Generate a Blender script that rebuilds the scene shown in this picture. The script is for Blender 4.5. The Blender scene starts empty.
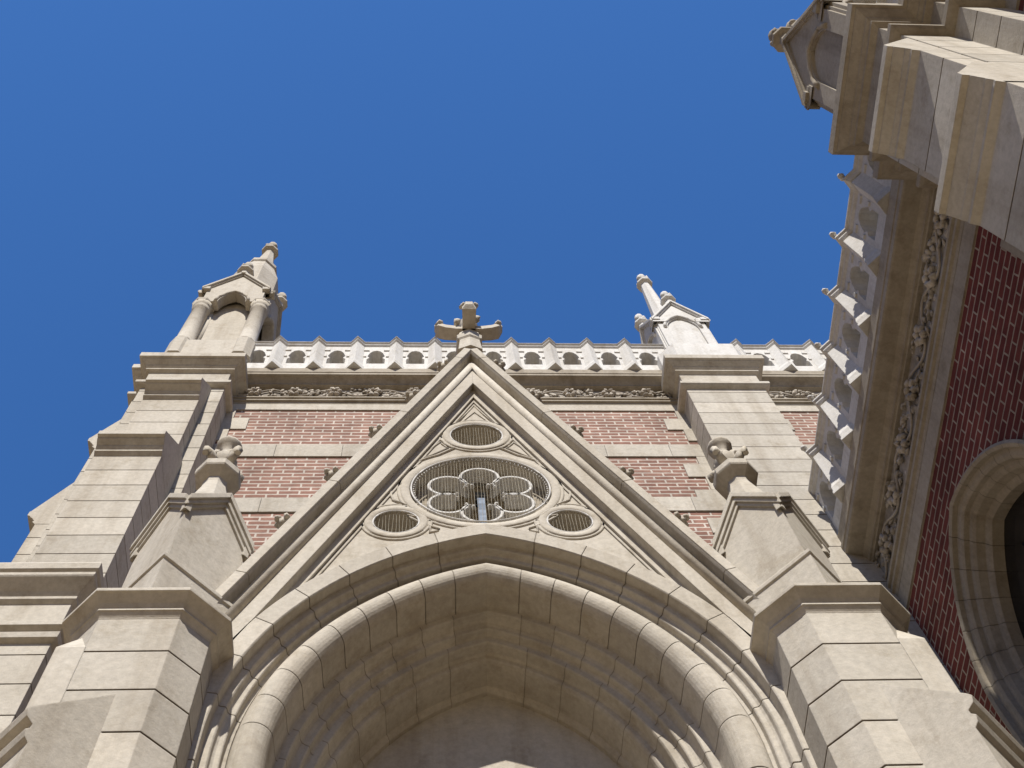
import bpy, math, random
from mathutils import Vector, Matrix
from mathutils.geometry import tessellate_polygon

scn = bpy.context.scene
COL = scn.collection
S = 0.5                      # survey units to metres, measured from the eye point
EYE = Vector((0.0, 0.0, 1.6))

def T(p):
    return Vector((p[0] * S, p[1] * S, EYE.z + (p[2] - EYE.z) * S))

GROUND = EYE.z - EYE.z / S   # survey height of the pavement

# ------------------------------------------------------------------ camera
cam_d = bpy.data.cameras.new('camera')
cam = bpy.data.objects.new('camera', cam_d)
COL.objects.link(cam)
cam_d.sensor_width = 36.0
cam_d.lens = 1194.7 / 1024 * 36.0
cam_d.clip_start = 0.05
cam_d.clip_end = 5000
_y, _p, _r = (math.radians(a) for a in (10.3123, 67.3085, -9.2713))
fw = Vector((math.sin(_y) * math.cos(_p), math.cos(_y) * math.cos(_p), math.sin(_p)))
rt = Vector((math.cos(_y), -math.sin(_y), 0))
up = rt.cross(fw)
rt2 = math.cos(_r) * rt + math.sin(_r) * up
up2 = -math.sin(_r) * rt + math.cos(_r) * up
mw = Matrix((rt2, up2, -fw)).transposed().to_4x4()
mw.translation = EYE
cam.matrix_world = mw
scn.camera = cam

# ------------------------------------------------------------------ light
SUN_TRAVEL = Vector((0.12, 1.0, -1.3)).normalized()
world = bpy.data.worlds.new('World')
scn.world = world
world.use_nodes = True
wn = world.node_tree
bg = wn.nodes['Background']
sky = wn.nodes.new('ShaderNodeTexSky')
sky.sky_type = 'NISHITA'
sky.sun_disc = False
to_sun = -SUN_TRAVEL
sky.sun_elevation = math.asin(to_sun.z)
sky.sun_rotation = math.atan2(to_sun.x, to_sun.y)
sky.altitude = 50
sky.air_density = 1.0
sky.dust_density = 0.3
sky.ozone_density = 3.0
bg.inputs['Strength'].default_value = 0.10
tone = wn.nodes.new('ShaderNodeMix')           # polariser-deep blue of the photograph's sky
tone.data_type = 'RGBA'
tone.blend_type = 'MULTIPLY'
tone.inputs[0].default_value = 1.0
tone.inputs[7].default_value = (0.39, 0.74, 1.11, 1)
wn.links.new(sky.outputs[0], tone.inputs[6])
# flat warm brown added over the lower sky to cut fill light on soffits
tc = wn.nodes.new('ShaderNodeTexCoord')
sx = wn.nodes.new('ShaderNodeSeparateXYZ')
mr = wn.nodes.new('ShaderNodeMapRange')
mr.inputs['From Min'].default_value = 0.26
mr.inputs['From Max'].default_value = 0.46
horizon_dim = wn.nodes.new('ShaderNodeMix')
horizon_dim.data_type = 'RGBA'
horizon_dim.inputs[6].default_value = (0.44, 0.37, 0.285, 1)
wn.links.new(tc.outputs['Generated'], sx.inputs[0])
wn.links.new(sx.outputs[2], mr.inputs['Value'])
wn.links.new(mr.outputs[0], horizon_dim.inputs[0])
wn.links.new(tone.outputs[2], horizon_dim.inputs[7])
wn.links.new(horizon_dim.outputs[2], bg.inputs[0])
sun_d = bpy.data.lights.new('sun', 'SUN')
sun_d.energy = 4.7
sun_d.angle = math.radians(0.5)
sun_d.color = (1.0, 0.94, 0.85)
sun = bpy.data.objects.new('sun', sun_d)
COL.objects.link(sun)
sun.rotation_euler = SUN_TRAVEL.to_track_quat('-Z', 'Y').to_euler()
sun.location = (0, -20, 40)
scn.view_settings.view_transform = 'Standard'
scn.view_settings.look = 'None'
scn.view_settings.exposure = 0.62
scn.view_settings.gamma = 1.0
try:
    scn.cycles.use_denoising = True
    scn.cycles.max_bounces = 8
    scn.cycles.diffuse_bounces = 5
except Exception:
    pass

# ------------------------------------------------------------------ materials
def new_mat(name):
    m = bpy.data.materials.new(name)
    m.use_nodes = True
    nt = m.node_tree
    return m, nt, nt.nodes['Principled BSDF']

def nd(nt, t, **kw):
    n = nt.nodes.new(t)
    for k, v in kw.items():
        if hasattr(n, k):
            setattr(n, k, v)
        else:
            n.inputs[k].default_value = v
    return n

def ramp(nt, src, a, b, ca, cb):
    r = nd(nt, 'ShaderNodeValToRGB')
    r.color_ramp.elements[0].position = a
    r.color_ramp.elements[1].position = b
    r.color_ramp.elements[0].color = ca
    r.color_ramp.elements[1].color = cb
    nt.links.new(src, r.inputs[0])
    return r

def g(v):
    return (v, v, v, 1)

def mult(nt, a, b, fac=1.0):
    m = nd(nt, 'ShaderNodeMix', data_type='RGBA', blend_type='MULTIPLY')
    m.inputs[0].default_value = fac
    nt.links.new(a, m.inputs[6])
    nt.links.new(b, m.inputs[7])
    return m.outputs[2]

def stone(name, ca, cb, streak=0.72, grime=0.0, bump=0.25):
    m, nt, bs = new_mat(name)
    pos = nd(nt, 'ShaderNodeNewGeometry').outputs['Position']
    n1 = nd(nt, 'ShaderNodeTexNoise', Scale=1.7, Detail=6.0, Roughness=0.62)
    nt.links.new(pos, n1.inputs['Vector'])
    base = ramp(nt, n1.outputs['Fac'], 0.32, 0.70, (*ca, 1), (*cb, 1)).outputs[0]
    n2 = nd(nt, 'ShaderNodeTexNoise', Scale=38.0, Detail=4.0, Roughness=0.7)
    nt.links.new(pos, n2.inputs['Vector'])
    base = mult(nt, base, ramp(nt, n2.outputs['Fac'], 0.3, 0.7, g(0.84), g(1.06)).outputs[0])
    mp = nd(nt, 'ShaderNodeMapping')
    mp.inputs['Scale'].default_value = (7.0, 7.0, 0.55)
    nt.links.new(pos, mp.inputs['Vector'])
    n3 = nd(nt, 'ShaderNodeTexNoise', Scale=1.0, Detail=5.0, Roughness=0.65)
    nt.links.new(mp.outputs[0], n3.inputs['Vector'])
    base = mult(nt, base, ramp(nt, n3.outputs['Fac'], 0.30, 0.52, (streak, streak * .97, streak * .93, 1), g(1.0)).outputs[0])
    n5 = nd(nt, 'ShaderNodeTexNoise', Scale=6.0, Detail=8.0, Roughness=0.7)
    nt.links.new(pos, n5.inputs['Vector'])
    base = mult(nt, base, ramp(nt, n5.outputs['Fac'], 0.28, 0.46, (0.78 - grime, 0.75 - grime, 0.70 - grime, 1), g(1.0)).outputs[0])
    at = nd(nt, 'ShaderNodeAttribute', attribute_name='tint')
    base = mult(nt, base, at.outputs['Color'])
    nt.links.new(base, bs.inputs['Base Color'])
    bs.inputs['Roughness'].default_value = 0.92
    bs.inputs['Specular IOR Level'].default_value = 0.2
    n4 = nd(nt, 'ShaderNodeTexNoise', Scale=70.0, Detail=6.0, Roughness=0.75)
    nt.links.new(pos, n4.inputs['Vector'])
    b = nd(nt, 'ShaderNodeBump', Strength=bump, Distance=0.01)
    nt.links.new(n4.outputs['Fac'], b.inputs['Height'])
    bv = nd(nt, 'ShaderNodeBevel', samples=3)
    bv.inputs['Radius'].default_value = 0.006
    nt.links.new(bv.outputs[0], b.inputs['Normal'])
    nt.links.new(b.outputs[0], bs.inputs['Normal'])
    return m

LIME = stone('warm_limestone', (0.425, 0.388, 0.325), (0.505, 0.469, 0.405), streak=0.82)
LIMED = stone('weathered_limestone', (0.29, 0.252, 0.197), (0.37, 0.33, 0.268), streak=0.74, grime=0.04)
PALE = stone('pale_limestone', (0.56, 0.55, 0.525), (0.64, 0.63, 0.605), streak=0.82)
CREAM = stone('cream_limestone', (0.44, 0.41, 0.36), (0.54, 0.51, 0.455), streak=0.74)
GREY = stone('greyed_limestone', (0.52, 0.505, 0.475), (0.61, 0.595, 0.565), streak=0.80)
JOINT = stone('mortar_joint', (0.20, 0.17, 0.13), (0.26, 0.22, 0.175))
SOFTJ = stone('pale_mortar_joint', (0.30, 0.265, 0.215), (0.36, 0.325, 0.27))
CARVED = stone('carved_limestone', (0.34, 0.30, 0.25), (0.50, 0.46, 0.40), streak=0.65, grime=0.15)

def brick(name, axis, c1, c2, mortar, msize):
    m, nt, bs = new_mat(name)
    pos = nd(nt, 'ShaderNodeNewGeometry').outputs['Position']
    sp = nd(nt, 'ShaderNodeSeparateXYZ')
    nt.links.new(pos, sp.inputs[0])
    cb = nd(nt, 'ShaderNodeCombineXYZ')
    nt.links.new(sp.outputs[axis], cb.inputs[0])
    nt.links.new(sp.outputs[2], cb.inputs[1])
    wob = nd(nt, 'ShaderNodeTexNoise', Scale=14.0, Detail=2.0)
    nt.links.new(pos, wob.inputs['Vector'])
    ws = nd(nt, 'ShaderNodeVectorMath', operation='MULTIPLY_ADD')
    nt.links.new(wob.outputs['Color'], ws.inputs[0])
    ws.inputs[1].default_value = (0.008, 0.006, 0)
    nt.links.new(cb.outputs[0], ws.inputs[2])
    bt = nd(nt, 'ShaderNodeTexBrick')
    bt.offset = 0.5
    bt.inputs['Scale'].default_value = 1.0
    bt.inputs['Color1'].default_value = (*c1, 1)
    bt.inputs['Color2'].default_value = (*c2, 1)
    bt.inputs['Mortar'].default_value = (*mortar, 1)
    bt.inputs['Mortar Size'].default_value = msize
    bt.inputs['Mortar Smooth'].default_value = 0.15
    bt.inputs['Bias'].default_value = 0.0
    bt.inputs['Brick Width'].default_value = 0.150
    bt.inputs['Row Height'].default_value = 0.0545
    nt.links.new(ws.outputs[0], bt.inputs['Vector'])
    n1 = nd(nt, 'ShaderNodeTexNoise', Scale=9.0, Detail=7.0, Roughness=0.7)
    nt.links.new(pos, n1.inputs['Vector'])
    col = mult(nt, bt.outputs['Color'], ramp(nt, n1.outputs['Fac'], 0.3, 0.7, g(0.7), g(1.12)).outputs[0])
    n6 = nd(nt, 'ShaderNodeTexNoise', Scale=2.2, Detail=6.0, Roughness=0.65)
    nt.links.new(pos, n6.inputs['Vector'])
    col = mult(nt, col, ramp(nt, n6.outputs['Fac'], 0.35, 0.65, (0.74, 0.72, 0.70, 1), g(1.08)).outputs[0])
    nt.links.new(col, bs.inputs['Base Color'])
    bs.inputs['Roughness'].default_value = 0.9
    bs.inputs['Specular IOR Level'].default_value = 0.2
    b = nd(nt, 'ShaderNodeBump', Strength=0.6, Distance=0.012)
    inv = nd(nt, 'ShaderNodeMath', operation='SUBTRACT')
    inv.inputs[0].default_value = 1.0
    nt.links.new(bt.outputs['Fac'], inv.inputs[1])
    ad = nd(nt, 'ShaderNodeMath', operation='MULTIPLY_ADD')
    n2 = nd(nt, 'ShaderNodeTexNoise', Scale=60.0, Detail=5.0)
    nt.links.new(pos, n2.inputs['Vector'])
    nt.links.new(n2.outputs['Fac'], ad.inputs[0])
    ad.inputs[1].default_value = 0.35
    nt.links.new(inv.outputs[0], ad.inputs[2])
    nt.links.new(ad.outputs[0], b.inputs['Height'])
    nt.links.new(b.outputs[0], bs.inputs['Normal'])
    return m

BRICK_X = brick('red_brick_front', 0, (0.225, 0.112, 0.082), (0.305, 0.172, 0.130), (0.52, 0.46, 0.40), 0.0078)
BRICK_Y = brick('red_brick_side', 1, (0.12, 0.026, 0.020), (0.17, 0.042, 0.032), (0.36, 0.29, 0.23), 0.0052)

def plain(name, c, rough=0.6, metal=0.0, nscale=20.0, var=0.25, spec=0.12):
    m, nt, bs = new_mat(name)
    pos = nd(nt, 'ShaderNodeNewGeometry').outputs['Position']
    n = nd(nt, 'ShaderNodeTexNoise', Scale=nscale, Detail=5.0)
    nt.links.new(pos, n.inputs['Vector'])
    lo = tuple(x * (1 - var) for x in c)
    hi = tuple(min(1, x * (1 + var)) for x in c)
    r = ramp(nt, n.outputs['Fac'], 0.3, 0.7, (*lo, 1), (*hi, 1))
    nt.links.new(r.outputs[0], bs.inputs['Base Color'])
    bs.inputs['Roughness'].default_value = rough
    bs.inputs['Specular IOR Level'].default_value = spec
    bs.inputs['Metallic'].default_value = metal
    return m

WIRE = plain('galvanised_wire', (0.40, 0.37, 0.30), 0.9)
RIMM = plain('zinc_rim', (0.55, 0.54, 0.52), 0.9)
BACK = plain('dusty_stone_lining', (0.46, 0.39, 0.28), 0.9)
BAR = plain('grey_painted_steel', (0.20, 0.24, 0.30), 0.9)
IRON = plain('black_iron', (0.012, 0.012, 0.012), 0.95, spec=0.03)
WOOD = plain('dark_oak', (0.10, 0.055, 0.03), 0.6, 0, 12.0, .4)
GLASS = plain('dark_leaded_glass', (0.008, 0.008, 0.010), 0.12, 0, 8.0, .4, 0.5)
LEAD = plain('lead_sheet', (0.22, 0.23, 0.24), 0.6)
PAVE = plain('stone_paving', (0.23, 0.175, 0.108), 0.85, 0, 3.0, .2)

# ------------------------------------------------------------------ mesh helpers
RND = random.Random(7)

class MB:
    def __init__(self):
        self.v, self.f, self.t, self.m, self.sm = [], [], [], [], []
    def add(self, vs, fs, tint=1.0, mi=0, smooth=False):
        o = len(self.v)
        self.v += [tuple(p) for p in vs]
        for f in fs:
            self.f.append(tuple(i + o for i in f))
            self.t.append(tint)
            self.m.append(mi)
            self.sm.append(smooth)
    def box(self, x0, x1, y0, y1, z0, z1, tint=1.0, mi=0):
        x0, x1 = min(x0, x1), max(x0, x1)
        y0, y1 = min(y0, y1), max(y0, y1)
        vs = [(x0, y0, z0), (x1, y0, z0), (x1, y1, z0), (x0, y1, z0), (x0, y0, z1), (x1, y0, z1), (x1, y1, z1), (x0, y1, z1)]
        self.add(vs, [(3, 2, 1, 0), (4, 5, 6, 7), (0, 1, 5, 4), (1, 2, 6, 5), (2, 3, 7, 6), (3, 0, 4, 7)], tint, mi)
    def loft(self, rings, tints=None, cap0=True, cap1=True, smooth=False, closed=True, mi=0, mis=None):
        n = len(rings[0])
        o = len(self.v)
        for r in rings:
            self.v += [tuple(p) for p in r]
        for k in range(len(rings) - 1):
            tt = tints[k] if tints else 1.0
            mm = mis[k] if mis else mi
            for i in range(n if closed else n - 1):
                j = (i + 1) % n
                self.f.append((o + k * n + i, o + k * n + j, o + (k + 1) * n + j, o + (k + 1) * n + i))
                self.t.append(tt); self.m.append(mm); self.sm.append(smooth)
        if cap0:
            self.f.append(tuple(o + i for i in range(n))[::-1]); self.t.append(1.0); self.m.append(mi); self.sm.append(False)
        if cap1:
            b = o + (len(rings) - 1) * n
            self.f.append(tuple(b + i for i in range(n))); self.t.append(1.0); self.m.append(mi); self.sm.append(False)
    def prism(self, poly, to3, a, b, holes=(), tint=1.0, mi=0):
        """poly: 2-D outline; to3(u, v, w) -> point; extruded from w=a to w=b"""
        loops = [list(poly)] + [list(h) for h in holes]
        tris = tessellate_polygon([[Vector((p[0], p[1], 0)) for p in l] for l in loops])
        flat = [p for l in loops for p in l]
        n = len(flat)
        vs = [to3(p[0], p[1], a) for p in flat] + [to3(p[0], p[1], b) for p in flat]
        fs = []
        for t in tris:
            fs.append(tuple(t))
            fs.append(tuple(n + i for i in t[::-1]))
        o = 0
        for l in loops:
            for i in range(len(l)):
                j = (i + 1) % len(l)
                fs.append((o + i, o + j, n + o + j, n + o + i))
            o += len(l)
        self.add(vs, fs, tint, mi)
    def tube(self, pts, r, seg=6, closed=False, tint=1.0, mi=0, smooth=True):
        pts = [Vector(p) for p in pts]
        n = len(pts)
        rings = []
        for i, p in enumerate(pts):
            a = pts[(i - 1) % n] if (closed or i > 0) else p
            b = pts[(i + 1) % n] if (closed or i < n - 1) else p
            d = (b - a).normalized()
            ref = Vector((0, 0, 1)) if abs(d.z) < 0.9 else Vector((0, 1, 0))
            u = d.cross(ref).normalized()
            w = d.cross(u).normalized()
            rr = r[i] if isinstance(r, (list, tuple)) else r
            rings.append([p + u * rr * math.cos(2 * math.pi * k / seg) + w * rr * math.sin(2 * math.pi * k / seg) for k in range(seg)])
        if closed:
            rings.append(rings[0])
        self.loft(rings, [tint] * (len(rings) - 1), not closed, not closed, smooth, True, mi)
    def lathe(self, c, prof, seg=16, ph=0.0, smooth=True, tint=1.0, mi=0):
        """prof: (r, z) pairs, z relative to c"""
        rings = []
        for r, z in prof:
            rings.append([(c[0] + r * math.cos(ph + 2 * math.pi * k / seg), c[1] + r * math.sin(ph + 2 * math.pi * k / seg), c[2] + z) for k in range(seg)])
        self.loft(rings, [tint] * (len(rings) - 1), True, True, smooth, True, mi)
    def blob(self, c, rx, ry, rz, rot=None, seed=0, jit=0.18, nu=8, nv=5, tint=1.0):
        rr = random.Random(seed)
        rings = []
        c = Vector(c)
        for j in range(nv + 1):
            ph = -math.pi / 2 + math.pi * (j + 0.001) / nv * 0.999
            ring = []
            for i in range(nu):
                th = 2 * math.pi * i / nu
                k = 1 + jit * (rr.random() * 2 - 1)
                p = Vector((rx * math.cos(ph) * math.cos(th) * k, ry * math.cos(ph) * math.sin(th) * k, rz * math.sin(ph) * k))
                if rot is not None:
                    p = rot @ p
                ring.append(c + p)
            rings.append(ring)
        self.loft(rings, [tint] * nv, True, True, True)

def offset_poly(poly, d):
    n = len(poly)
    out = []
    for i in range(n):
        p0, p1, p2 = Vector(poly[i - 1]), Vector(poly[i]), Vector(poly[(i + 1) % n])
        e1, e2 = (p1 - p0).normalized(), (p2 - p1).normalized()
        n1, n2 = Vector((e1.y, -e1.x)), Vector((e2.y, -e2.x))
        b = (n1 + n2)
        b = b / max(1e-6, b.dot(n1)) if b.length > 1e-6 else n1
        q = p1 + b * d
        out.append((q.x, q.y))
    return out

def rect(x0, x1, y0, y1):
    return [(x0, y0), (x1, y0), (x1, y1), (x0, y1)]

def chamfer_rect(cx, cy, h, c):
    return [(cx - h + c, cy - h), (cx + h - c, cy - h), (cx + h, cy - h + c), (cx + h, cy + h - c),
            (cx + h - c, cy + h), (cx - h + c, cy + h), (cx - h, cy + h - c), (cx - h, cy - h + c)]

def rtint(a=0.88, b=1.07):
    return RND.uniform(a, b)

def ring_at(poly, z):
    return [(p[0], p[1], z) for p in poly]

def coursed(mb, poly, z0, z1, joints, gd=0.010, gh=0.015):
    """a stone shaft: one tint per course, a sunk mortar joint between courses"""
    js = sorted(j for j in joints if z0 + 0.05 < j < z1 - 0.05)
    inner = offset_poly(poly, -gd)
    rings, tints, mis = [ring_at(poly, z0)], [], []
    for j in js:
        t = rtint()
        rings += [ring_at(poly, j - gh / 2), ring_at(inner, j - gh / 2 + 0.002), ring_at(inner, j + gh / 2 - 0.002), ring_at(poly, j + gh / 2)]
        tints += [t, 0.8, 1.0, 0.8]
        mis += [0, 1, 1, 1]
    rings.append(ring_at(poly, z1))
    tints.append(rtint()); mis.append(0)
    mb.loft(rings, tints, True, True, mis=mis)

def wrap(mb, poly, prof, tint=1.0):
    """mouldings round a footprint: prof = (overhang, z) pairs"""
    rings = [ring_at(offset_poly(poly, o), z) for o, z in prof]
    mb.loft(rings, [tint * rtint(0.97, 1.03) for _ in prof[1:]])

def jl(z, step, lo, hi):
    k = math.ceil((lo - z) / step)
    out = []
    while z + k * step < hi:
        out.append(z + k * step); k += 1
    return out

# ------------------------------------------------------------------ object helpers
ORG = {}
def thing(name, label, cat, base, group=None):
    o = bpy.data.objects.new(name, None)
    o.empty_display_size = 0.3
    COL.objects.link(o)
    o.location = T(base)
    o['label'] = label
    o['category'] = cat
    if group:
        o['group'] = group
    ORG[o.name] = T(base)
    return o

def origin(o):
    return ORG.get(o.name, Vector((0, 0, 0)))

def obj(name, mb, mats, parent=None, label=None, loc=None):
    """ONE mesh object. loc (survey units): own origin of a part that will be repeated"""
    me = bpy.data.meshes.new(name)
    off = origin(parent) if parent else Vector((0, 0, 0))
    own = T(loc) if loc is not None else off
    me.from_pydata([tuple(T(p) - own) for p in mb.v], [], mb.f)
    if not isinstance(mats, (list, tuple)):
        mats = [mats]
    for m in mats:
        me.materials.append(m)
    a = me.attributes.new('tint', 'FLOAT_COLOR', 'FACE')
    dat = []
    for t in mb.t:
        dat += [t, t, t, 1.0]
    a.data.foreach_set('color', dat)
    me.polygons.foreach_set('material_index', [min(i, len(mats) - 1) for i in mb.m])
    me.polygons.foreach_set('use_smooth', mb.sm)
    me.validate()
    import bmesh
    bm = bmesh.new(); bm.from_mesh(me)
    bmesh.ops.recalc_face_normals(bm, faces=bm.faces)
    bm.to_mesh(me); bm.free()
    me.update()
    o = bpy.data.objects.new(name, me)
    COL.objects.link(o)
    if parent:
        o.parent = parent
        o.location = own - off
        ORG[o.name] = own
    elif loc is not None:
        o.location = own
    if label:
        o['label'] = label
    return o

def dup(o, parent, loc, rotz=0.0, scale=None):
    """copy of a part at a survey position"""
    c = o.copy()
    COL.objects.link(c)
    c.parent = parent
    c.location = T(loc) - origin(parent)
    c.rotation_euler = (0, 0, rotz)
    if scale:
        c.scale = scale
    return c

def set_rot(o, rotz):
    o.rotation_euler = (0, 0, rotz)

ST = [LIME, JOINT]
XA = 0.48                    # axis of the portal

# ------------------------------------------------------------------ ground
gm = MB()
gm.add([(-400, -400, GROUND), (400, -400, GROUND), (400, 400, GROUND), (-400, 400, GROUND)], [(0, 1, 2, 3)])
o = obj('pavement', gm, PAVE)
o['kind'] = 'structure'

# ------------------------------------------------------------------ entablature, parapet
def entab(to3, u0, u1, ztop, vs, over=0.22):
    """cornice over frieze over moulding over band; returns three MBs. to3(u, d, z): d = outward"""
    def run(prof):
        m = MB()
        pr = [(d, ztop + z * vs) for d, z in prof]
        m.loft([[to3(u0, d, z) for d, z in pr], [to3(u1, d, z) for d, z in pr]])
        return m
    o_ = over - 0.22
    corn = run([(-0.2, 0.25), (0.15 + o_, 0.25), (0.18 + o_, 0.22), (0.18 + o_, 0.03), (0.22 + o_, 0.0), (0.22 + o_, -0.05), (0.21 + o_, -0.055), (0.21 + o_, -0.13), (0.19 + o_, -0.145),
                (0.17 + o_, -0.15), (0.13, -0.19), (0.095, -0.235), (0.085, -0.25), (0.085, -0.285), (0.06, -0.29), (0.05, -0.31), (-0.2, -0.31)])
    mould = run([(-0.2, -0.75), (0.03, -0.75), (0.05, -0.765), (0.075, -0.775), (0.075, -0.815), (0.045, -0.825), (0.045, -0.86), (0.065, -0.87), (0.065, -0.905), (0.035, -0.92), (0.025, -0.97), (-0.2, -0.97)])
    band = run([(-0.2, -0.972), (0.022, -0.972), (0.022, -1.20), (-0.2, -1.20)])
    return corn, mould, band

def frieze(to3, u0, u1, z0, z1, d0, seed):
    """carved running foliage"""
    m = MB()
    r = random.Random(seed)
    m.loft([[to3(u0, -0.1, z0), to3(u0, d0, z0), to3(u0, d0, z1), to3(u0, -0.1, z1)], [to3(u1, -0.1, z0), to3(u1, d0, z0), to3(u1, d0, z1), to3(u1, -0.1, z1)]], [0.72])
    h = z1 - z0
    zc = (z0 + z1) / 2
    pts = []
    u = u0 + 0.05
    while u < u1 - 0.05:
        pts.append(to3(u, d0 + 0.03, zc + 0.27 * h * math.sin(u * 2 * math.pi / 0.95)))
        u += 0.06
    m.tube(pts, 0.018, 5)
    u = u0 + 0.08
    k = 0
    while u < u1 - 0.08:
        ph = u * 2 * math.pi / 0.95
        s = math.sin(ph)
        for q in range(4):
            du = r.uniform(-0.07, 0.07)
            zz = zc - 0.16 * h * s + r.uniform(-0.34, 0.34) * h
            rot = Matrix.Rotation(r.uniform(-1.2, 1.2), 3, 'Y') @ Matrix.Rotation(r.uniform(-0.6, 0.6), 3, 'Z')
            c = to3(u + du, d0 + r.uniform(0.0, 0.03), zz)
            a, b = r.uniform(0.035, 0.062), r.uniform(0.022, 0.042)
            m.blob(c, a if to3 is F3 else a * 0.4, a * 0.5 if to3 is F3 else a, b, rot, r.randint(0, 9999), 0.45, 7, 4, r.uniform(0.85, 1.15))
        if k % 6 == 0:
            for q in range(6):
                an = q * math.pi / 3
                m.blob(to3(u + 0.08 * math.cos(an), d0 + 0.05, zc + 0.1 * math.sin(an)), 0.05, 0.05, 0.04, None, q + k, 0.3, 6, 4, 1.1)
        u += 0.11
        k += 1
    return m

PITCH = 0.70
def parapet_wall(to3, u0, u1, z0, z1, d0, thick, first):
    """pierced parapet: arched, cusped openings between the posts. first = u of one post"""
    m = MB()
    hole = []
    hw, zb = 0.16, z0 + 0.33
    def oc(c):
        pts = [(c - hw, zb), (c + hw, zb), (c + hw, zb + 0.22), (c + hw - 0.045, zb + 0.28), (c + hw - 0.005, zb + 0.36)]
        for k in range(1, 6):
            a = k * math.pi / 6
            pts.append((c + (hw - 0.03) * math.cos(a), zb + 0.40 + 0.24 * math.sin(a)))
        pts += [(c - hw + 0.005, zb + 0.36), (c - hw + 0.045, zb + 0.28), (c - hw, zb + 0.22)]
        return pts
    k = math.ceil((u0 - first) / PITCH - 0.5)
    cs = []
    while first + (k + 0.5) * PITCH < u1 - 0.25:
        c = first + (k + 0.5) * PITCH
        if c > u0 + 0.25:
            cs.append(c)
        k += 1
    m.prism([(u0, z0), (u1, z0), (u1, z1), (u0, z1)], lambda u, v, w: to3(u, w, v), d0 - thick, d0, [oc(c) for c in cs])
    for c in cs:                                   # little hood moulds and cusps beside each opening
        for s in (-1, 1):
            m.loft([[to3(c + s * 0.175, d0, zb + zz), to3(c + s * 0.225, d0, zb + zz), to3(c + s * 0.225, d0 + 0.02, zb + zz + .01), to3(c + s * 0.175, d0 + 0.02, zb + zz + .01)] for zz in (0.30, 0.36)])
            m.loft([[to3(c + s * 0.13, d0, zb + zz), to3(c + s * 0.23, d0, zb + zz), to3(c + s * 0.23, d0 + 0.02, zb + zz + .01), to3(c + s * 0.13, d0 + 0.02, zb + zz + .01)] for zz in (0.60, 0.65)])
    return m

def prow(to3, c, z0, z1, d0, w, p):
    """post of triangular plan"""
    m = MB()
    def ring(ww, pp, z):
        return [to3(c - ww, d0 - 0.05, z), to3(c - ww, d0, z), to3(c, d0 + pp, z), to3(c + ww, d0, z), to3(c + ww, d0 - 0.05, z)]
    m.loft([ring(w + 0.05, p + 0.05, z0), ring(w + 0.05, p + 0.05, z0 + 0.05), ring(w + 0.03, p + 0.03, z0 + 0.07), ring(w + 0.03, p + 0.03, z0 + 0.16), ring(w, p, z0 + 0.26),
            ring(w, p, z1 - 0.12)])
    return m

def coping_run(to3, posts, u0, u1, z0, z1, d0, w, p):
    """coping that breaks forward round every post"""
    m = MB()
    line = [(u0, 0.0)]
    for c in posts:
        line += [(c - w, 0.0), (c, p), (c + w, 0.0)]
    line.append((u1, 0.0))
    rings = []
    for u, f in line:
        rings.append([to3(u, d0 - 0.42, z0 + 0.01), to3(u, d0 + f + 0.0, z0), to3(u, d0 + f + 0.03, z0 + 0.04), to3(u, d0 + f + 0.03, z0 + 0.07), to3(u, d0 + f + 0.06, z0 + 0.10),
                      to3(u, d0 + f + 0.06, z1 - 0.05), to3(u, d0 + f + 0.02, z1), to3(u, d0 - 0.42, z1)])
    m.loft(rings)
    return m

# ------------------------------------------------------------------ church front
YW = 7.85
XL, XR = -4.3, 8.4
front = thing('church_front_wall', 'tall red brick church front with pale stone bands, leaf frieze and white pierced parapet behind the gable', 'church wall', (XA, YW, GROUND))
F3 = lambda u, d, z: (u, YW - d, z)
m = MB(); m.box(XL, XR, YW, YW + 1.2, GROUND, 19.9)
obj('brick_wall', m, BRICK_X, front)
ZC = 20.70
corn, mould, band = entab(F3, XL, XR, ZC, 1.0)
obj('cornice', corn, LIMED, front)
obj('lower_moulding', mould, LIMED, front)
obj('stone_band', band, LIME, front)
obj('carved_frieze', frieze(F3, XL, XR, ZC - 0.75, ZC - 0.31, 0.0, 5), CARVED, front)
for zt in (18.17, 16.45, 14.73, 13.01, 11.29):
    m = MB()
    u = XL
    while u < XR:
        m.box(u, min(XR, u + 0.995), YW - 0.024, YW + 0.1, zt - 0.40, zt, rtint())
        u += 1.0
    m.box(XL, XR, YW - 0.012, YW + 0.1, zt - 0.39, zt - 0.01, 0.5)
    obj('stone_band', m, LIME, front)
m = MB()
for side, xe in ((1, -3.30), (-1, 4.25), (1, 5.42)):
    z = 19.58
    k = 0
    while z > 10.8:
        hit = any(zt - 0.42 < z - 0.2 < zt + 0.02 for zt in (18.17, 16.45, 14.73, 13.01, 11.29))
        if not hit:
            wdt = 0.45 if k % 2 else 0.20
            m.box(xe, xe + side * wdt, YW - 0.021, YW + 0.1, z - 0.412, z, rtint())
        z -= 0.415
        k += 1
obj('quoins', m, LIME, front)
posts = [c for c in (-2.0 + PITCH * k for k in range(-2, 15)) if -3.0 < c < 4.1 or 5.6 < c < 8.2]
PD = 0.13
para = obj('parapet', parapet_wall(F3, XL, XR, ZC + 0.25, ZC + 1.50, PD, 0.40, -2.0), PALE, front)
p0 = None
for c in posts:
    if not (-3.3 < c < 4.2 or 5.6 < c < 8.2):
        continue
    if p0 is None:
        p0 = obj('parapet_post', prow(F3, c, ZC + 0.25, ZC + 1.50, PD, 0.13, 0.12), PALE, para, loc=(c, YW - PD, ZC + 0.25))
    else:
        dup(p0, para, (c, YW - PD, ZC + 0.25))
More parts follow.
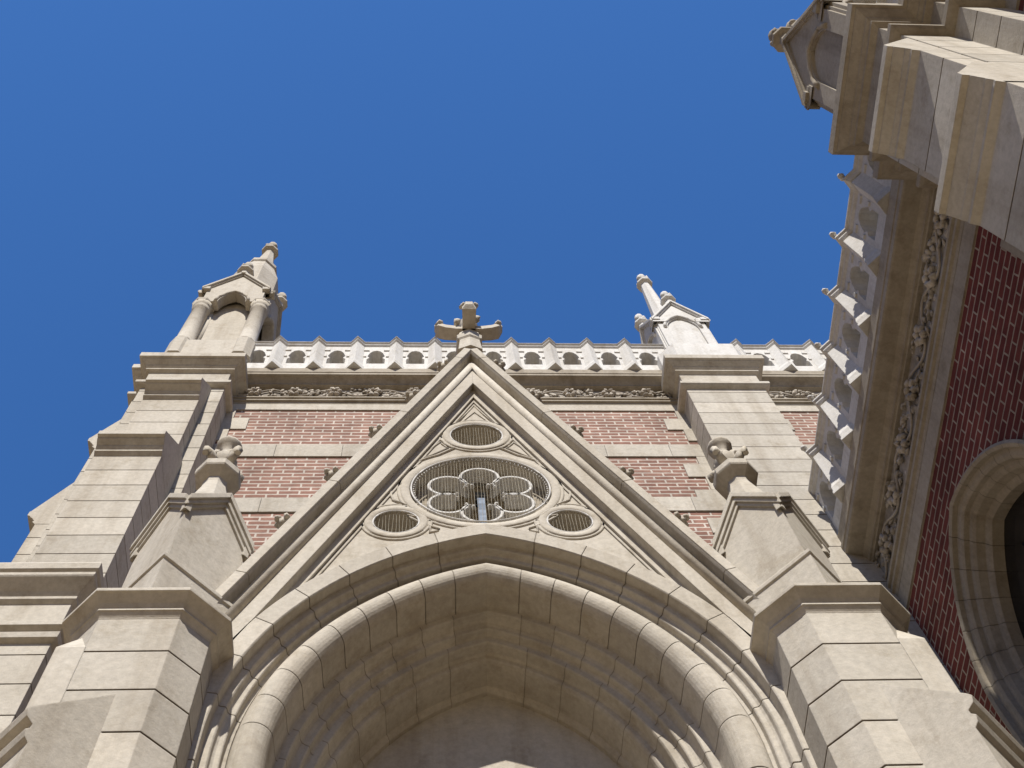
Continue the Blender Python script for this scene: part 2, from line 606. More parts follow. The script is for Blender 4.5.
obj('coping', coping_run(F3, posts, XL, XR, ZC + 1.40, ZC + 1.56, PD, 0.13, 0.12), PALE, para)

# ------------------------------------------------------------------ pinnacles
def finial_mb(c, s, seed=0):
    """octagonal collar, neck with leaf knobs, top bud; s = collar radius"""
    m = MB()
    m.lathe(c, [(0.60 * s, 0.0), (0.56 * s, 0.9 * s), (0.64 * s, 1.0 * s), (1.0 * s, 1.25 * s), (1.02 * s, 1.6 * s), (0.8 * s, 1.9 * s), (0.45 * s, 2.1 * s)], 8, math.pi / 8, False)
    m.lathe(c, [(0.42 * s, 2.0 * s), (0.36 * s, 2.9 * s), (0.50 * s, 3.3 * s), (0.62 * s, 3.7 * s), (0.55 * s, 4.3 * s), (0.3 * s, 4.9 * s), (0.03, 5.2 * s)], 10, 0)
    for k in range(4):
        a = k * math.pi / 2 + math.pi / 4
        m.blob((c[0] + 0.62 * s * math.cos(a), c[1] + 0.62 * s * math.sin(a), c[2] + 2.9 * s), 0.26 * s, 0.26 * s, 0.4 * s, None, seed + k, 0.25)
    return m

def spire_mb(c, r0, z0, z1, r1, f):
    m = MB()
    h = z1 - z0
    prof = [(r0, 0), (r0 * 0.97, h * f), (r0 * 0.60, h * f * 1.45), (r0 * 0.66, h * (f * 1.45 + 0.012)), (r0 * 0.66, h * (f * 1.45 + 0.04)), (r0 * 0.48, h * (f * 1.45 + 0.055)), (r1, h)]
    m.lathe((c[0], c[1], z0), prof, 8, math.pi / 8, False)
    return m

def gable_mb(c, half, w, z0, zs, ze, za, t, arch_top, aw):
    """front (-y) gable: wall with an arch, raking coping. c centre; half = plane distance"""
    m = MB()
    y = c[1] - half
    arch = [(c[0] + aw, z0), (c[0] + aw, zs)]
    R = (aw * aw + (arch_top - zs) ** 2) / (2 * aw)
    R = max(R, aw)
    cx = c[0] + aw - R
    am = math.acos(max(-1, min(1, (c[0] - cx) / R)))
    right = [(cx + R * math.cos(am * k / 6), zs + (arch_top - zs) * (math.sin(am * k / 6) / math.sin(am))) for k in range(1, 7)]
    left = [(2 * c[0] - p[0], p[1]) for p in right[::-1][1:]]
    poly = [(c[0] - w, z0), (c[0] - w, ze), (c[0], za), (c[0] + w, ze), (c[0] + w, z0)] + arch + right + left + [(c[0] - aw, zs), (c[0] - aw, z0)]
    m.prism(poly, lambda u, v, q: (u, q, v), y, y + t)
    # raised arch rim
    rim = [(c[0] + aw + 0.05, zs)] + [(p[0] + 0.045 * (p[0] - c[0]) / aw, p[1] + 0.05) for p in right] + [(p[0] + 0.045 * (p[0] - c[0]) / aw, p[1] + 0.05) for p in left] + [(c[0] - aw - 0.05, zs)]
    m.tube([(p[0], y - 0.005, p[1]) for p in rim], 0.035, 6)
    e = 0.10
    sl = (za - ze) / w
    for dz, yo, th in ((0.0, -0.07, 0.10), (-0.10, -0.035, 0.06)):
        a, b = za + 0.10 + dz, za + 0.10 + dz - th
        zo = a - sl * (w + e)
        zi = b - sl * (w + e)
        poly = [(c[0] - w - e, zi), (c[0] - w - e, zo), (c[0], a), (c[0] + w + e, zo), (c[0] + w + e, zi), (c[0], b)]
        m.prism(poly, lambda u, v, q: (u, q, v), y + yo, y + t + 0.02)
    for s in (-1, 1):                              # kneelers
        m.box(c[0] + s * (w - 0.06), c[0] + s * (w + 0.10), y - 0.06, y + t, ze - 0.16, ze - 0.04)
    return m

def make_pinnacle(label, c, half, w, zb, z0, zs, ze, za, sp0, sp1, spr, fs, columns, mat, arch_top, aw, bf=0.2, flare=0.0, group='stone pinnacles on the buttresses'):
    cx, cy = c
    t = thing('pinnacle', label, 'pinnacle', (cx, cy, zb), group)
    m = MB()
    hb = half * 1.0
    pl = chamfer_rect(cx, cy, hb + 0.02, 0.10)
    if flare:                                      # broad block with a sloped weathering up to the shaft
        wrap(m, pl, [(flare, zb - 0.1), (flare, z0 - 0.62), (flare - 0.02, z0 - 0.58), (0.0, z0 - 0.06), (-0.03, z0)])
    else:
        wrap(m, pl, [(0.10, zb), (0.10, zb + 0.10), (0.06, zb + 0.13), (0.06, zb + 0.30), (0.0, zb + 0.42), (0.0, z0 - 0.05), (-0.03, z0 - 0.02), (-0.06, z0)])
    obj('base', m, mat, t)
    m = MB()
    k = 0.62 if columns else 0.93
    wrap(m, rect(cx - half * k, cx + half * k, cy - half * k, cy + half * k), [(0, z0 - 0.05), (0, ze)])
    if columns:
        for sx in (-1, 1):
            for sy in (-1, 1):
                m.lathe((cx + sx * half * 0.60, cy + sy * half * 0.60, z0), [(0.075, 0), (0.075, zs - z0)], 8)
    obj('core', m, mat, t)
    if columns:
        col = None
        for sx in (-1, 1):
            for sy in (-1, 1):
                p = (cx + sx * half * 0.80, cy + sy * half * 0.80, z0)
                if col is None:
                    m = MB()
                    hgt = zs - z0
                    m.lathe(p, [(0.215, -0.7), (0.215, 0.0), (0.205, 0.04), (0.165, 0.07)], 8, math.pi / 8, False)
                    m.lathe(p, [(0.18, 0.06), (0.19, 0.10), (0.165, 0.14), (0.155, hgt - 0.30), (0.18, hgt - 0.27), (0.16, hgt - 0.23), (0.17, hgt - 0.12), (0.21, hgt - 0.05)], 14)
                    m.lathe(p, [(0.21, hgt - 0.05), (0.225, hgt), (0.225, hgt + 0.04), (0.18, hgt + 0.05)], 8, math.pi / 8, False)
                    col = obj('column', m, mat, t, loc=p)
                else:
                    dup(col, t, p)
    # entablature block over the columns, with gables on the four sides
    m = MB()
    b = half * 0.86
    wrap(m, rect(cx - b, cx + b, cy - b, cy + b), [(0, ze - 0.02), (0, ze + 0.15), (-0.12, ze + (za - ze) * 0.6)])
    obj('roof_block', m, mat, t)
    gb = obj('gable', gable_mb((cx, cy), half, w, zs if columns else z0, zs, ze, za, 0.20, arch_top, aw), mat, t, loc=(cx, cy, ze))
    for q in (1, 2, 3):
        dup(gb, t, (cx, cy, ze), q * math.pi / 2)
    f = None
    for q in range(4):
        a = q * math.pi / 2
        p = (cx + (half - 0.02) * math.sin(a), cy - (half - 0.02) * math.cos(a), za - 0.02)
        if f is None:
            f = obj('gable_finial', finial_mb(p, fs, 3), mat, t, loc=p)
        else:
            dup(f, t, p)
    obj('spire', spire_mb((cx, cy), spr, sp0, sp1, fs * 0.72, bf), mat, t)
    obj('spire_finial', finial_mb((cx, cy, sp1 - 0.05), fs * 1.15, 11), mat, t)
    return t

# ------------------------------------------------------------------ buttress towers
CAP = [(0, -1.08), (0.06, -1.06), (0.09, -1.03), (0.09, -0.95), (0.02, -0.92), (0.0, -0.91), (0, -0.46), (0.04, -0.425), (0.06, -0.415), (0.06, -0.385),
       (0.045, -0.375), (0.05, -0.36), (0.085, -0.318), (0.085, -0.300), (0.10, -0.285), (0.165, -0.215), (0.165, -0.198), (0.188, -0.185), (0.20, -0.18), (0.20, -0.03), (0.18, 0.0), (-0.02, 0.16)]

def setoff(m, to3, w0, w1, r, zm, ztop, ov, rup, zslope):
    """moulded weathering across the face of a buttress; to3(w, out, z); r = face of this stage, rup = face of the stage above"""
    lip = ztop - 0.115
    prof = [(r, zm), (r + 0.02, zm + 0.02), (r + 0.045, zm + 0.05), (r + 0.052, zm + 0.055), (r + 0.052, zm + 0.085), (r + 0.04, zm + 0.092), (r + 0.045, zm + 0.105),
            (r + 0.075, zm + 0.105 + (lip - zm - 0.105) * 0.26), (r + 0.075, zm + 0.120 + (lip - zm - 0.105) * 0.26), (r + ov - 0.045, lip - 0.035), (r + ov - 0.045, lip - 0.015), (r + ov - 0.012, lip), (r + ov, lip + 0.008), (r + ov, ztop - 0.015), (r + ov - 0.015, ztop),
            (rup + 0.002, zslope), (min(rup, r) - 0.25, zslope), (min(rup, r) - 0.25, zm)]
    m.loft([[to3(w0, o, z) for o, z in prof], [to3(w1, o, z) for o, z in prof]])

TOWG = 'stone corner buttresses of the church'
# left
lb = thing('corner_buttress', 'broad stepped stone buttress at the left end of the front, against the sky', 'buttress', (-3.9, 7.6, GROUND), TOWG)
m = MB(); body = rect(-4.55, -3.24, 7.4, 9.0)
coursed(m, body, GROUND, 19.5, jl(19.22, 0.413, 5, 19.4))
obj('shaft', m, ST, lb)
ZL = 20.44
m = MB(); wrap(m, body, [(o_, ZL + z_) for o_, z_ in CAP])
obj('cap', m, LIME, lb)
FR = lambda w, o, z: (w, -o, z)
LF = lambda w, o, z: (-o, w, z)
m = MB()
coursed(m, rect(-4.27, -3.44, 7.15, 7.6), GROUND, 18.31, jl(17.9, 0.413, 5, 18.2))
setoff(m, FR, -4.265, -3.44, -7.15, 18.30, 18.69, 0.21, -7.40, 19.35)
obj('upper_stage', m, ST, lb)
m = MB()
coursed(m, rect(-4.24, -3.39, 6.75, 7.5), GROUND, 15.55, jl(15.15, 0.405, 5, 15.5))
setoff(m, FR, -4.235, -3.39, -6.75, 15.54, 15.92, 0.19, -7.15, 16.65)
obj('middle_stage', m, ST, lb)
m = MB()
lowp = rect(-4.75, -3.37, 6.34, 7.5)
coursed(m, lowp, GROUND, 10.9, jl(10.68, 0.42, 3, 10.85))
wrap(m, lowp, [(0, 10.85), (0.05, 10.88), (0.06, 10.95), (0.03, 10.98), (0.09, 11.02), (0.09, 11.08), (0.01, 11.12), (0.01, 11.47), (0.04, 11.50), (0.05, 11.51), (0.05, 11.55), (0.04, 11.56),
               (0.07, 11.61), (0.165, 11.72), (0.175, 11.74), (0.175, 11.78), (0.165, 11.79), (0.195, 11.82), (0.20, 11.91), (0.19, 11.94), (-0.3, 12.4)])
obj('lower_stage', m, ST, lb)
m = MB()
sd = rect(-4.72, -4.5, 7.65, 8.9)
coursed(m, sd, GROUND, 19.6, jl(19.0, 0.413, 15, 19.4))
wrap(m, sd, [(o_, ZL + 0.10 + z_) for o_, z_ in CAP])
coursed(m, rect(-4.88, -4.5, 7.69, 8.8), GROUND, 17.76, jl(17.4, 0.413, 12, 17.7))
setoff(m, LF, 7.69, 8.8, 4.88, 17.75, 18.12, 0.17, 4.72, 18.85)
coursed(m, rect(-5.08, -4.5, 7.73, 8.7), GROUND, 15.56, jl(15.2, 0.413, 8, 15.5))
setoff(m, LF, 7.73, 8.7, 5.08, 15.55, 15.90, 0.17, 4.88, 16.8)
obj('side_stage', m, ST, lb)
make_pinnacle('tall columned stone pinnacle with four gables on the left corner buttress', (-3.9, 8.3), 0.70, 0.58, ZL + 0.1, 22.1, 24.3, 25.1, 26.0, 25.2, 29.9, 0.58, 0.18, True,
              LIME, 24.85, 0.27, 0.46)
# right
rb = thing('corner_buttress', 'plain flat stone buttress right of the gable, partly hidden by the side wing', 'buttress', (4.85, 7.6, GROUND), TOWG)
m = MB(); body = rect(4.19, 5.5, 7.4, 9.0)
coursed(m, body, GROUND, 19.5, jl(18.86, 0.413, 5, 19.4))
obj('shaft', m, ST, rb)
m = MB(); wrap(m, body, [(o_, ZL + 0.05 + z_) for o_, z_ in CAP])
obj('cap', m, LIME, rb)
make_pinnacle('short white sunlit stone pinnacle on the right corner buttress', (4.85, 8.1), 0.52, 0.46, ZL + 0.15, 21.95, 22.9, 23.4, 24.3, 23.2, 27.0, 0.44, 0.16, False, PALE, 23.5, 0.30, 0.22, 0.24)

# ------------------------------------------------------------------ side wing
XW = 5.45
YN, YF = -3.0, 7.84
wing = thing('church_side_wing', 'shaded red brick side wing with pointed window, carved frieze and pierced parapet at the right', 'church wing', (XW, 3.0, GROUND))
W3 = lambda u, d, z: (XW - d, u, z)
ZW = 14.30
def pointed(c, zs, hw, R, d=0.0, n=12, zb=None):
    """closed pointed-arch outline, inset by d"""
    off = R - hw
    out = [(c + hw - d, zb if zb is not None else zs - 3)]
    th = math.acos(off / (R - d))
    rr = [(c - off + (R - d) * math.cos(th * k / n), zs + (R - d) * math.sin(th * k / n)) for k in range(n + 1)]
    out += rr
    out += [(2 * c - p[0], p[1]) for p in rr[::-1][1:]]
    out.append((c - hw + d, zb if zb is not None else zs - 3))
    return out
WC, WZ, WH, WR = 5.68, 10.5, 1.33, 1.77
m = MB()
m.prism([(YN, GROUND), (YF, GROUND), (YF, 13.4), (YN, 13.4)], lambda u, v, w: (w, u, v), XW, XW + 0.7, [pointed(WC, WZ, WH - 0.02, WR - 0.02, 0.0, 12, 5.0)])
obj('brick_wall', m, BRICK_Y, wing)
m = MB(); m.box(XW + 0.7, XW + 4.5, YN, YF, GROUND, 14.4)
obj('roof_block', m, LEAD, wing)
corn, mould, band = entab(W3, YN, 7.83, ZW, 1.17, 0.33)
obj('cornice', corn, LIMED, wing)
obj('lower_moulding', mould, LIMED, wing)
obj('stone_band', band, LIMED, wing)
obj('carved_frieze', frieze(W3, 2.3, 7.8, ZW - 0.8775, ZW - 0.3627, 0.0, 9), CARVED, wing)
PD = 0.24
wp = [3.85 + 0.74 * k - 0.74 * 8 for k in range(14)]
_pp = PITCH
PITCH = 0.74
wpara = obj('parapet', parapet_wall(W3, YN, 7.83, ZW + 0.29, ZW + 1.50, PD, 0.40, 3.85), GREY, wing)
PITCH = _pp
p0 = None
for c in wp:
    if not 2.6 < c < 7.7:
        continue
    if p0 is None:
        p0 = obj('parapet_post', prow(W3, c, ZW + 0.30, ZW + 1.46, PD, 0.125, 0.115), GREY, wpara, loc=(XW - PD, c, ZW + 0.30))
    else:
        dup(p0, wpara, (XW - PD, c, ZW + 0.30))
obj('coping', coping_run(W3, wp, YN, 7.83, ZW + 1.38, ZW + 1.56, PD, 0.125, 0.115), GREY, wpara)
# small leaf tips on the post heads
tip = None
for c in wp:
    if not 2.6 < c < 7.7:
        continue
    p = (XW - PD - 0.17, c, ZW + 1.55)
    if tip is None:
        m = MB()
        for k in range(3):
            m.blob((p[0] + 0.02 * k, p[1] + 0.02 * (k - 1), p[2] + 0.03 + 0.02 * k), 0.04, 0.035, 0.035, None, k, 0.3)
        tip = obj('leaf_tip', m, GREY, wpara, loc=p)
    else:
        dup(tip, wpara, p)
m = MB()
z = 12.9
k = 0
while z > 6:
    wdt = 0.62 if k % 2 else 0.34
    m.box(XW - 0.021, XW + 0.1, 2.2, 2.35 + wdt, z - 0.56, z, rtint())
    z -= 0.565
    k += 1
obj('quoins', m, LIMED, wing)

def arch_sweep(m, cx, zs, hw, R, prof, to3, zb, nv, jambz, gd=0.006, skip_apex=False):
    """mouldings swept round a pointed arch and down both jambs; prof (d inward, depth)"""
    off = R - hw
    for s in (1, -1):
        rings, tints, mis = [], [], []
        def st(t, g_):
            r = []
            for d, y in prof:
                dd, yy = d - g_, y + g_
                th = math.acos(off / (R - dd)) * t
                r.append(to3(cx + s * (-off + (R - dd) * math.cos(th)), zs + (R - dd) * math.sin(th), yy))
            return r
        def sj(z, g_):
            return [to3(cx + s * (hw - (d - g_)), z, y + g_) for d, y in prof]
        z = zb
        rings.append(sj(z, 0))
        zz = zb + jambz
        while zz < zs - 0.1:
            t = rtint(0.93, 1.04)
            rings += [sj(zz - 0.006, 0), sj(zz - 0.0055, gd), sj(zz + 0.0055, gd), sj(zz + 0.006, 0)]
            tints += [t, 0.8, 1, 0.8]; mis += [0, 1, 1, 1]
            zz += jambz
        rings.append(sj(zs, 0)); tints.append(rtint()); mis.append(0)
        e = 0.0011
        for k in range(nv):
            a, b = k / nv, (k + 1) / nv
            t = rtint(0.92, 1.05)
            for q in range(1, 4):
                tq = a + (b - a) * q / 4
                rings.append(st(tq, 0)); tints.append(t); mis.append(0)
            if k < nv - 1:
                rings += [st(b - e, 0), st(b - e * .9, gd), st(b + e * .9, gd), st(b + e, 0)]
                tints += [t, 0.8, 1, 0.8]; mis += [0, 1, 1, 1]
            else:
                rings.append(st(1.0, 0)); tints.append(t); mis.append(0)
        m.loft(rings, tints, True, False, False, False, mis=mis)

win = None
m = MB()
wprof = [(-0.02, 0.06), (-0.02, -0.05), (0.015, -0.07), (0.05, -0.05), (0.055, 0.0), (0.12, 0.01), (0.15, 0.03), (0.16, 0.08), (0.20, 0.09), (0.23, 0.12), (0.26, 0.20), (0.30, 0.215), (0.33, 0.24), (0.34, 0.40)]
arch_sweep(m, WC, WZ, WH, WR, wprof, lambda u, v, d: (XW + d - 0.03, u, v), 5.0, 7, 0.62)
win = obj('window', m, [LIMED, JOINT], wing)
m = MB(); m.prism(pointed(WC, WZ, WH, WR, 0.33, 12, 5.0), lambda u, v, w: (w, u, v), XW + 0.33, XW + 0.35)
obj('pane', m, GLASS, win)
m = MB()
for u in (-0.5, 0.0, 0.5):
    m.tube([(XW + 0.31, WC + u, 5.0), (XW + 0.31, WC + u, 11.0 if u else 11.4)], 0.02, 6)
for zz in (6, 7, 8, 9, 10):
    m.tube([(XW + 0.31, WC - 1.05, zz), (XW + 0.31, WC + 1.05, zz)], 0.012, 6)
obj('glazing_bar', m, IRON, win)
m = MB(); m.box(XW - 0.12, XW + 0.4, WC - 1.55, WC + 1.55, 4.8, 4.995)
obj('sill', m, LIMED, win)

# wing buttress: same design as the left corner buttress, facing the portal
wb = thing('corner_buttress', 'stepped stone buttress high up at the right edge, projecting from the side wing', 'buttress', (4.9, 1.62, GROUND), TOWG)
ZB = 14.2
m = MB(); body = rect(4.46, 5.6, 1.13, 2.26)
back = rect(4.98, 5.6, 0.86, 2.52)
for b_ in (body, back):
    coursed(m, b_, GROUND, ZB - 0.9, jl(ZB - 1.5, 0.50, 3, ZB - 1.1))
obj('shaft', m, ST, wb)
m = MB(); wrap(m, body, [(o_, ZB + z_) for o_, z_ in CAP]); wrap(m, back, [(o_ - 0.004, ZB - 0.004 + z_) for o_, z_ in CAP])
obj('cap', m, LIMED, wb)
m = MB()
coursed(m, rect(4.20, 4.8, 1.14, 2.08), GROUND, ZB - 2.24, jl(ZB - 2.75, 0.50, 3, ZB - 2.3))
setoff(m, LF, 1.14, 2.08, -4.20, ZB - 2.25, ZB - 1.86, 0.19, -4.46, ZB - 1.25)
obj('upper_stage', m, ST, wb)
m = MB()
coursed(m, rect(3.97, 4.8, 1.10, 2.12), GROUND, ZB - 4.34, jl(ZB - 4.8, 0.50, 3, ZB - 4.4))
setoff(m, LF, 1.10, 2.12, -3.97, ZB - 4.40, ZB - 3.95, 0.17, -4.20, ZB - 3.3)
obj('middle_stage', m, ST, wb)
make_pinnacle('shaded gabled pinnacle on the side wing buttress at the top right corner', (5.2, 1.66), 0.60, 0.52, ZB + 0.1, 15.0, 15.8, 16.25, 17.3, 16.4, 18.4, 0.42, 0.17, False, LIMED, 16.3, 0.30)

# ------------------------------------------------------------------ portal
YG = 5.0
portal = thing('church_portal', 'tall gabled stone church portal with deep pointed arch, rose window, crockets and cross finial', 'portal', (XA, YG, GROUND))
P3 = lambda u, v, w: (u, w, v)
SL = 2.6
AC, AZ, AH, AR = XA, 7.87, 1.915, 2.67          # O2 curve
def rake(za, z):
    return (za - z) / SL
def chevron(za, zi, zb, y0, y1, m, tint=1.0):
    """band between two parallel rakes with apexes za and zi, cut level at zb"""
    a, b = rake(za, zb), rake(zi, zb)
    for s in (-1, 1):
        poly = [(XA, za), (XA + s * a, zb), (XA + s * b, zb), (XA, zi)]
        m.prism(poly, P3, y0, y1, tint=tint)
RO = 0.175
def o1(n=14):
    off = AR - AH
    R = AR + RO
    th = math.acos(off / R)
    return [(XA - off + R * math.cos(th * k / n), AZ + R * math.sin(th * k / n)) for k in range(n + 1)]
# flat wall between the arch ring and the raking mouldings
m = MB()
ring = o1()
ZS = 8.6
xg5 = rake(13.78, ZS)
right = [(XA + 2.04, GROUND), (XA + 2.04, ZS), (XA + xg5, ZS)]
isect = None
for i, p in enumerate(ring):
    if p[0] - XA < rake(13.78, p[1]) - 0.01 and p[1] > 9.0:
        isect = i
        break
tail = []
for p in ring[:isect]:
    pass
pk = ring[isect]
q = ring[isect - 1]
# point where the ring meets the rake
lo, hi = 0.0, 1.0
for _ in range(30):
    md = (lo + hi) / 2
    x, z = q[0] + (pk[0] - q[0]) * md, q[1] + (pk[1] - q[1]) * md
    if x - XA < rake(13.78, z):
        hi = md
    else:
        lo = md
X0 = (q[0] + (pk[0] - q[0]) * hi, q[1] + (pk[1] - q[1]) * hi)
for s in (1, -1):
    mir = (lambda p: p) if s == 1 else (lambda p: (2 * XA - p[0], p[1]))
    side = right + [X0] + ring[:isect][::-1] + [(XA + AH + RO, GROUND)]
    m.prism([mir(p) for p in side], P3, YG, YG + 0.4)
    for zj in jl(7.9, 0.42, 1, 9.2):               # coursing of the flat strips beside the arch
        inner = [p for p in ring if p[1] < zj]
        xi = inner[-1][0] if inner else XA + AH + RO
        if zj > ZS:
            continue
        a_, b_ = mir((xi + 0.01, 0))[0], mir((XA + 2.04, 0))[0]
        m.box(a_, b_, YG - 0.004, YG + 0.02, zj - 0.011, zj + 0.011, 0.9, 1)
chevron(14.20, 13.78, ZS, YG, YG + 0.4, m)
obj('gable_wall', m, ST, portal)
# sunk panel with the round windows
RC = (XA, 11.46)
RR = 0.655
TOPC, TR = (XA, 12.64), 0.27
SMC, SR = (0.765, 10.84), 0.205
def circ(c, r, n=48, sq=1.0):
    return [(c[0] + r * math.cos(2 * math.pi * k / n), c[1] + r * math.sin(2 * math.pi * k / n)) for k in range(n)]
YP = 5.12
panel = [X0] + ring[isect:]
left = [(2 * XA - p[0], p[1]) for p in panel[::-1][1:]]
panel = panel + left + [(XA, 13.90)]
small = [(XA - SMC[0], SMC[1]), (XA + SMC[0], SMC[1])]
m = MB()
m.prism(panel, P3, YP, YP + 0.30, [circ(RC, RR), circ(TOPC, TR, 32), circ(small[0], SR, 28), circ(small[1], SR, 28)])
obj('sunk_panel', m, LIME, portal)
m = MB()
chevron(13.80, 13.58, 9.55, YP - 0.035, YP + 0.05, m)
chevron(13.56, 13.49, 9.75, YP - 0.012, YP + 0.05, m, 0.95)
# thin moulded frames of the sunk spandrels
def frame_tube(pts, r=0.014, yo=-0.004):
    m.tube([(p[0], YP + yo, p[1]) for p in pts], r, 6, True)
def arcpts(c, r, a0, a1, n=8):
    return [(c[0] + r * math.cos(math.radians(a0 + (a1 - a0) * k / n)), c[1] + r * math.sin(math.radians(a0 + (a1 - a0) * k / n))) for k in range(n + 1)]
frame_tube([(XA, 13.42), (XA + 0.205, 12.90)] + arcpts(TOPC, 0.36, 50, 130) + [(XA - 0.205, 12.90)])
frame_tube([(XA, 13.24), (XA + 0.15, 12.97)] + arcpts(TOPC, 0.385, 62, 118) + [(XA - 0.15, 12.97)], 0.009)
for s in (-1, 1):
    mi_ = lambda L: [(XA + s * (p[0] - XA), p[1]) for p in L]
    frame_tube(mi_(arcpts(TOPC, 0.37, -8, -52, 6) + arcpts(RC, 0.83, 62, 38, 6) + [(XA + 0.47, 12.42)]))
    frame_tube(mi_(arcpts(TOPC, 0.40, -22, -44, 4) + arcpts(RC, 0.86, 56, 43, 4)), 0.009)
    frame_tube(mi_(arcpts(RC, 0.83, 5, -14, 6) + arcpts((XA + SMC[0], SMC[1]), 0.32, 105, 60, 5) + [(XA + 1.06, 11.17), (XA + 0.86, 11.66)]))
    frame_tube(mi_(arcpts(RC, 0.83, -36, -62, 6) + [(XA + 0.40, 10.68), (XA + 0.47, 10.66)] + arcpts((XA + SMC[0], SMC[1]), 0.31, 196, 168, 3)), 0.012)
obj('panel_moulding', m, LIME, portal)

def round_rim(c, ri, ro, y):
    """moulded stone ring standing proud of the panel"""
    mm = MB()
    prof = [(ri, y + 0.10), (ri, y - 0.012), (ri + 0.006, y - 0.02), (ro - 0.04, y - 0.022), (ro - 0.034, y - 0.018), (ro - 0.03, y - 0.006), (ro - 0.022, y - 0.012), (ro - 0.006, y - 0.012), (ro, y - 0.004), (ro, y + 0.02)]
    n = 56
    rings = []
    for k in range(n + 1):
        a = 2 * math.pi * k / n
        rings.append([(c[0] + r * math.cos(a), yy, c[1] + r * math.sin(a)) for r, yy in prof])
    mm.loft(rings, None, False, False, True, False)
    return mm
def mesh_screen(c, r, y, sp=0.030, wr=0.0013):
    mm = MB()
    n = int(r / sp)
    for k in range(-n, n + 1):
        h = math.sqrt(max(0, r * r - (k * sp) ** 2))
        if h < 0.02:
            continue
        wob = [(c[0] + k * sp + 0.0035 * math.sin(k * 1.7 + j), y + 0.004 * math.sin(k + j * 2), c[1] - h + 2 * h * j / 4) for j in range(5)]
        mm.tube(wob, wr, 4, False, 1, 0, False)
        if k % 3 == 0:
            mm.tube([(c[0] - h, y + 0.008, c[1] + k * sp * 1.0), (c[0] + h, y + 0.008, c[1] + k * sp * 1.0)], wr * 0.8, 4, False, 1, 0, False)
    return mm
def wire_ring(c, r, y, t):
    mm = MB()
    mm.tube([(c[0] + r * math.cos(2 * math.pi * k / 56), y, c[1] + r * math.sin(2 * math.pi * k / 56)) for k in range(56)], t, 6, True)
    return mm
def lining(c, r, y0, y1, n=40):
    mm = MB()
    rings = [[(c[0] + r * math.cos(2 * math.pi * k / n), y, c[1] + r * math.sin(2 * math.pi * k / n)) for k in range(n)] for y in (y0, y1)]
    mm.loft(rings, None, False, True)
    return mm
for c, r in ((TOPC, TR), (small[0], SR), (small[1], SR)):
    w = obj('round_window', round_rim(c, r, r + 0.105, YP), LIME, portal)
    obj('rim', wire_ring(c, r - 0.004, YP - 0.012, 0.009), RIMM, w)
    obj('wire_mesh', mesh_screen(c, r, YP + 0.005), WIRE, w)
    obj('lining', lining(c, r + 0.004, YP + 0.1, YP + 1.0), BACK, w)
rose = obj('rose_window', round_rim(RC, RR + 0.005, RR + 0.12, YP), LIME, portal)
m = MB()
m.tube([(RC[0] + (RR - 0.012) * math.cos(2 * math.pi * k / 72), YP - 0.025, RC[1] + (RR - 0.012) * math.sin(2 * math.pi * k / 72)) for k in range(72)], 0.009, 6, True)
for k in range(90):
    a = 2 * math.pi * k / 90
    m.blob((RC[0] + (RR - 0.035) * math.cos(a), YP - 0.01, RC[1] + (RR - 0.035) * math.sin(a)), 0.010, 0.010, 0.010, None, k, 0.2, 5, 3)
obj('rim', m, RIMM, rose)
obj('wire_mesh', mesh_screen(RC, RR - 0.01, YP + 0.0), WIRE, rose)
# six-lobed tracery
m = MB()
YT = YP + 0.03
PR, PRC = 0.166, 0.345
def lobe_c(k):
    a = math.radians(90 + 60 * k)
    return (RC[0] + PRC * math.cos(a), RC[1] - 0.02 + PRC * math.sin(a))
for k in range(6):
    c = lobe_c(k)
    rings = []
    for j in range(25):
        ang = -146 + 292 * j / 24
        a = math.radians(90 + 60 * k + ang)
        w_ = 0.034 if abs(ang) < 125 else 0.034 * (1 - 0.6 * (abs(ang) - 125) / 21)
        ca, sa = math.cos(a), math.sin(a)
        r0_, r1_ = PR, PR + w_
        rings.append([(c[0] + r_ * ca, y_, c[1] + r_ * sa) for r_, y_ in ((r0_, YT + 0.15), (r0_, YT + 0.008), (r0_ + 0.004, YT), (r1_ - 0.006, YT), (r1_, YT + 0.012), (r1_, YT + 0.15))])
    m.loft(rings)
out = []
for k in range(6):
    c = lobe_c(k)
    for j in range(11):
        a = math.radians(90 + 60 * k - 92 + 184 * j / 10)
        out.append((c[0] + (PR + 0.017) * math.cos(a), c[1] + (PR + 0.017) * math.sin(a)))
# curled cusp tips between the lobes and small tongues in the outer spandrels
for k in range(6):
    a = math.radians(120 + 60 * k)
    for s in (-1, 1):
        m.blob((RC[0] + 0.215 * math.cos(a + s * 0.17), YT + 0.03, RC[1] - 0.02 + 0.215 * math.sin(a + s * 0.17)), 0.022, 0.03, 0.020, None, k, 0.2)
obj('tracery', m, PALE, rose)
m = MB()
m.prism(circ(RC, RR + 0.002, 40), P3, YT + 0.12, YT + 0.17, [out])
obj('spandrel_plate', m, LIMED, rose)
obj('lining', lining(RC, RR + 0.006, YP + 0.02, YP + 1.7), BACK, rose)
m = MB(); m.box(XA - 0.035, XA + 0.035, YT + 0.0, YT + 0.03, RC[1] - 0.62, RC[1] - 0.10)
obj('flat_bar', m, BAR, rose)
m = MB(); m.box(XA - 0.05, XA + 0.05, YT + 0.02, YT + 0.10, RC[1] - 0.10, RC[1] + 0.05)
obj('bracket', m, IRON, rose)

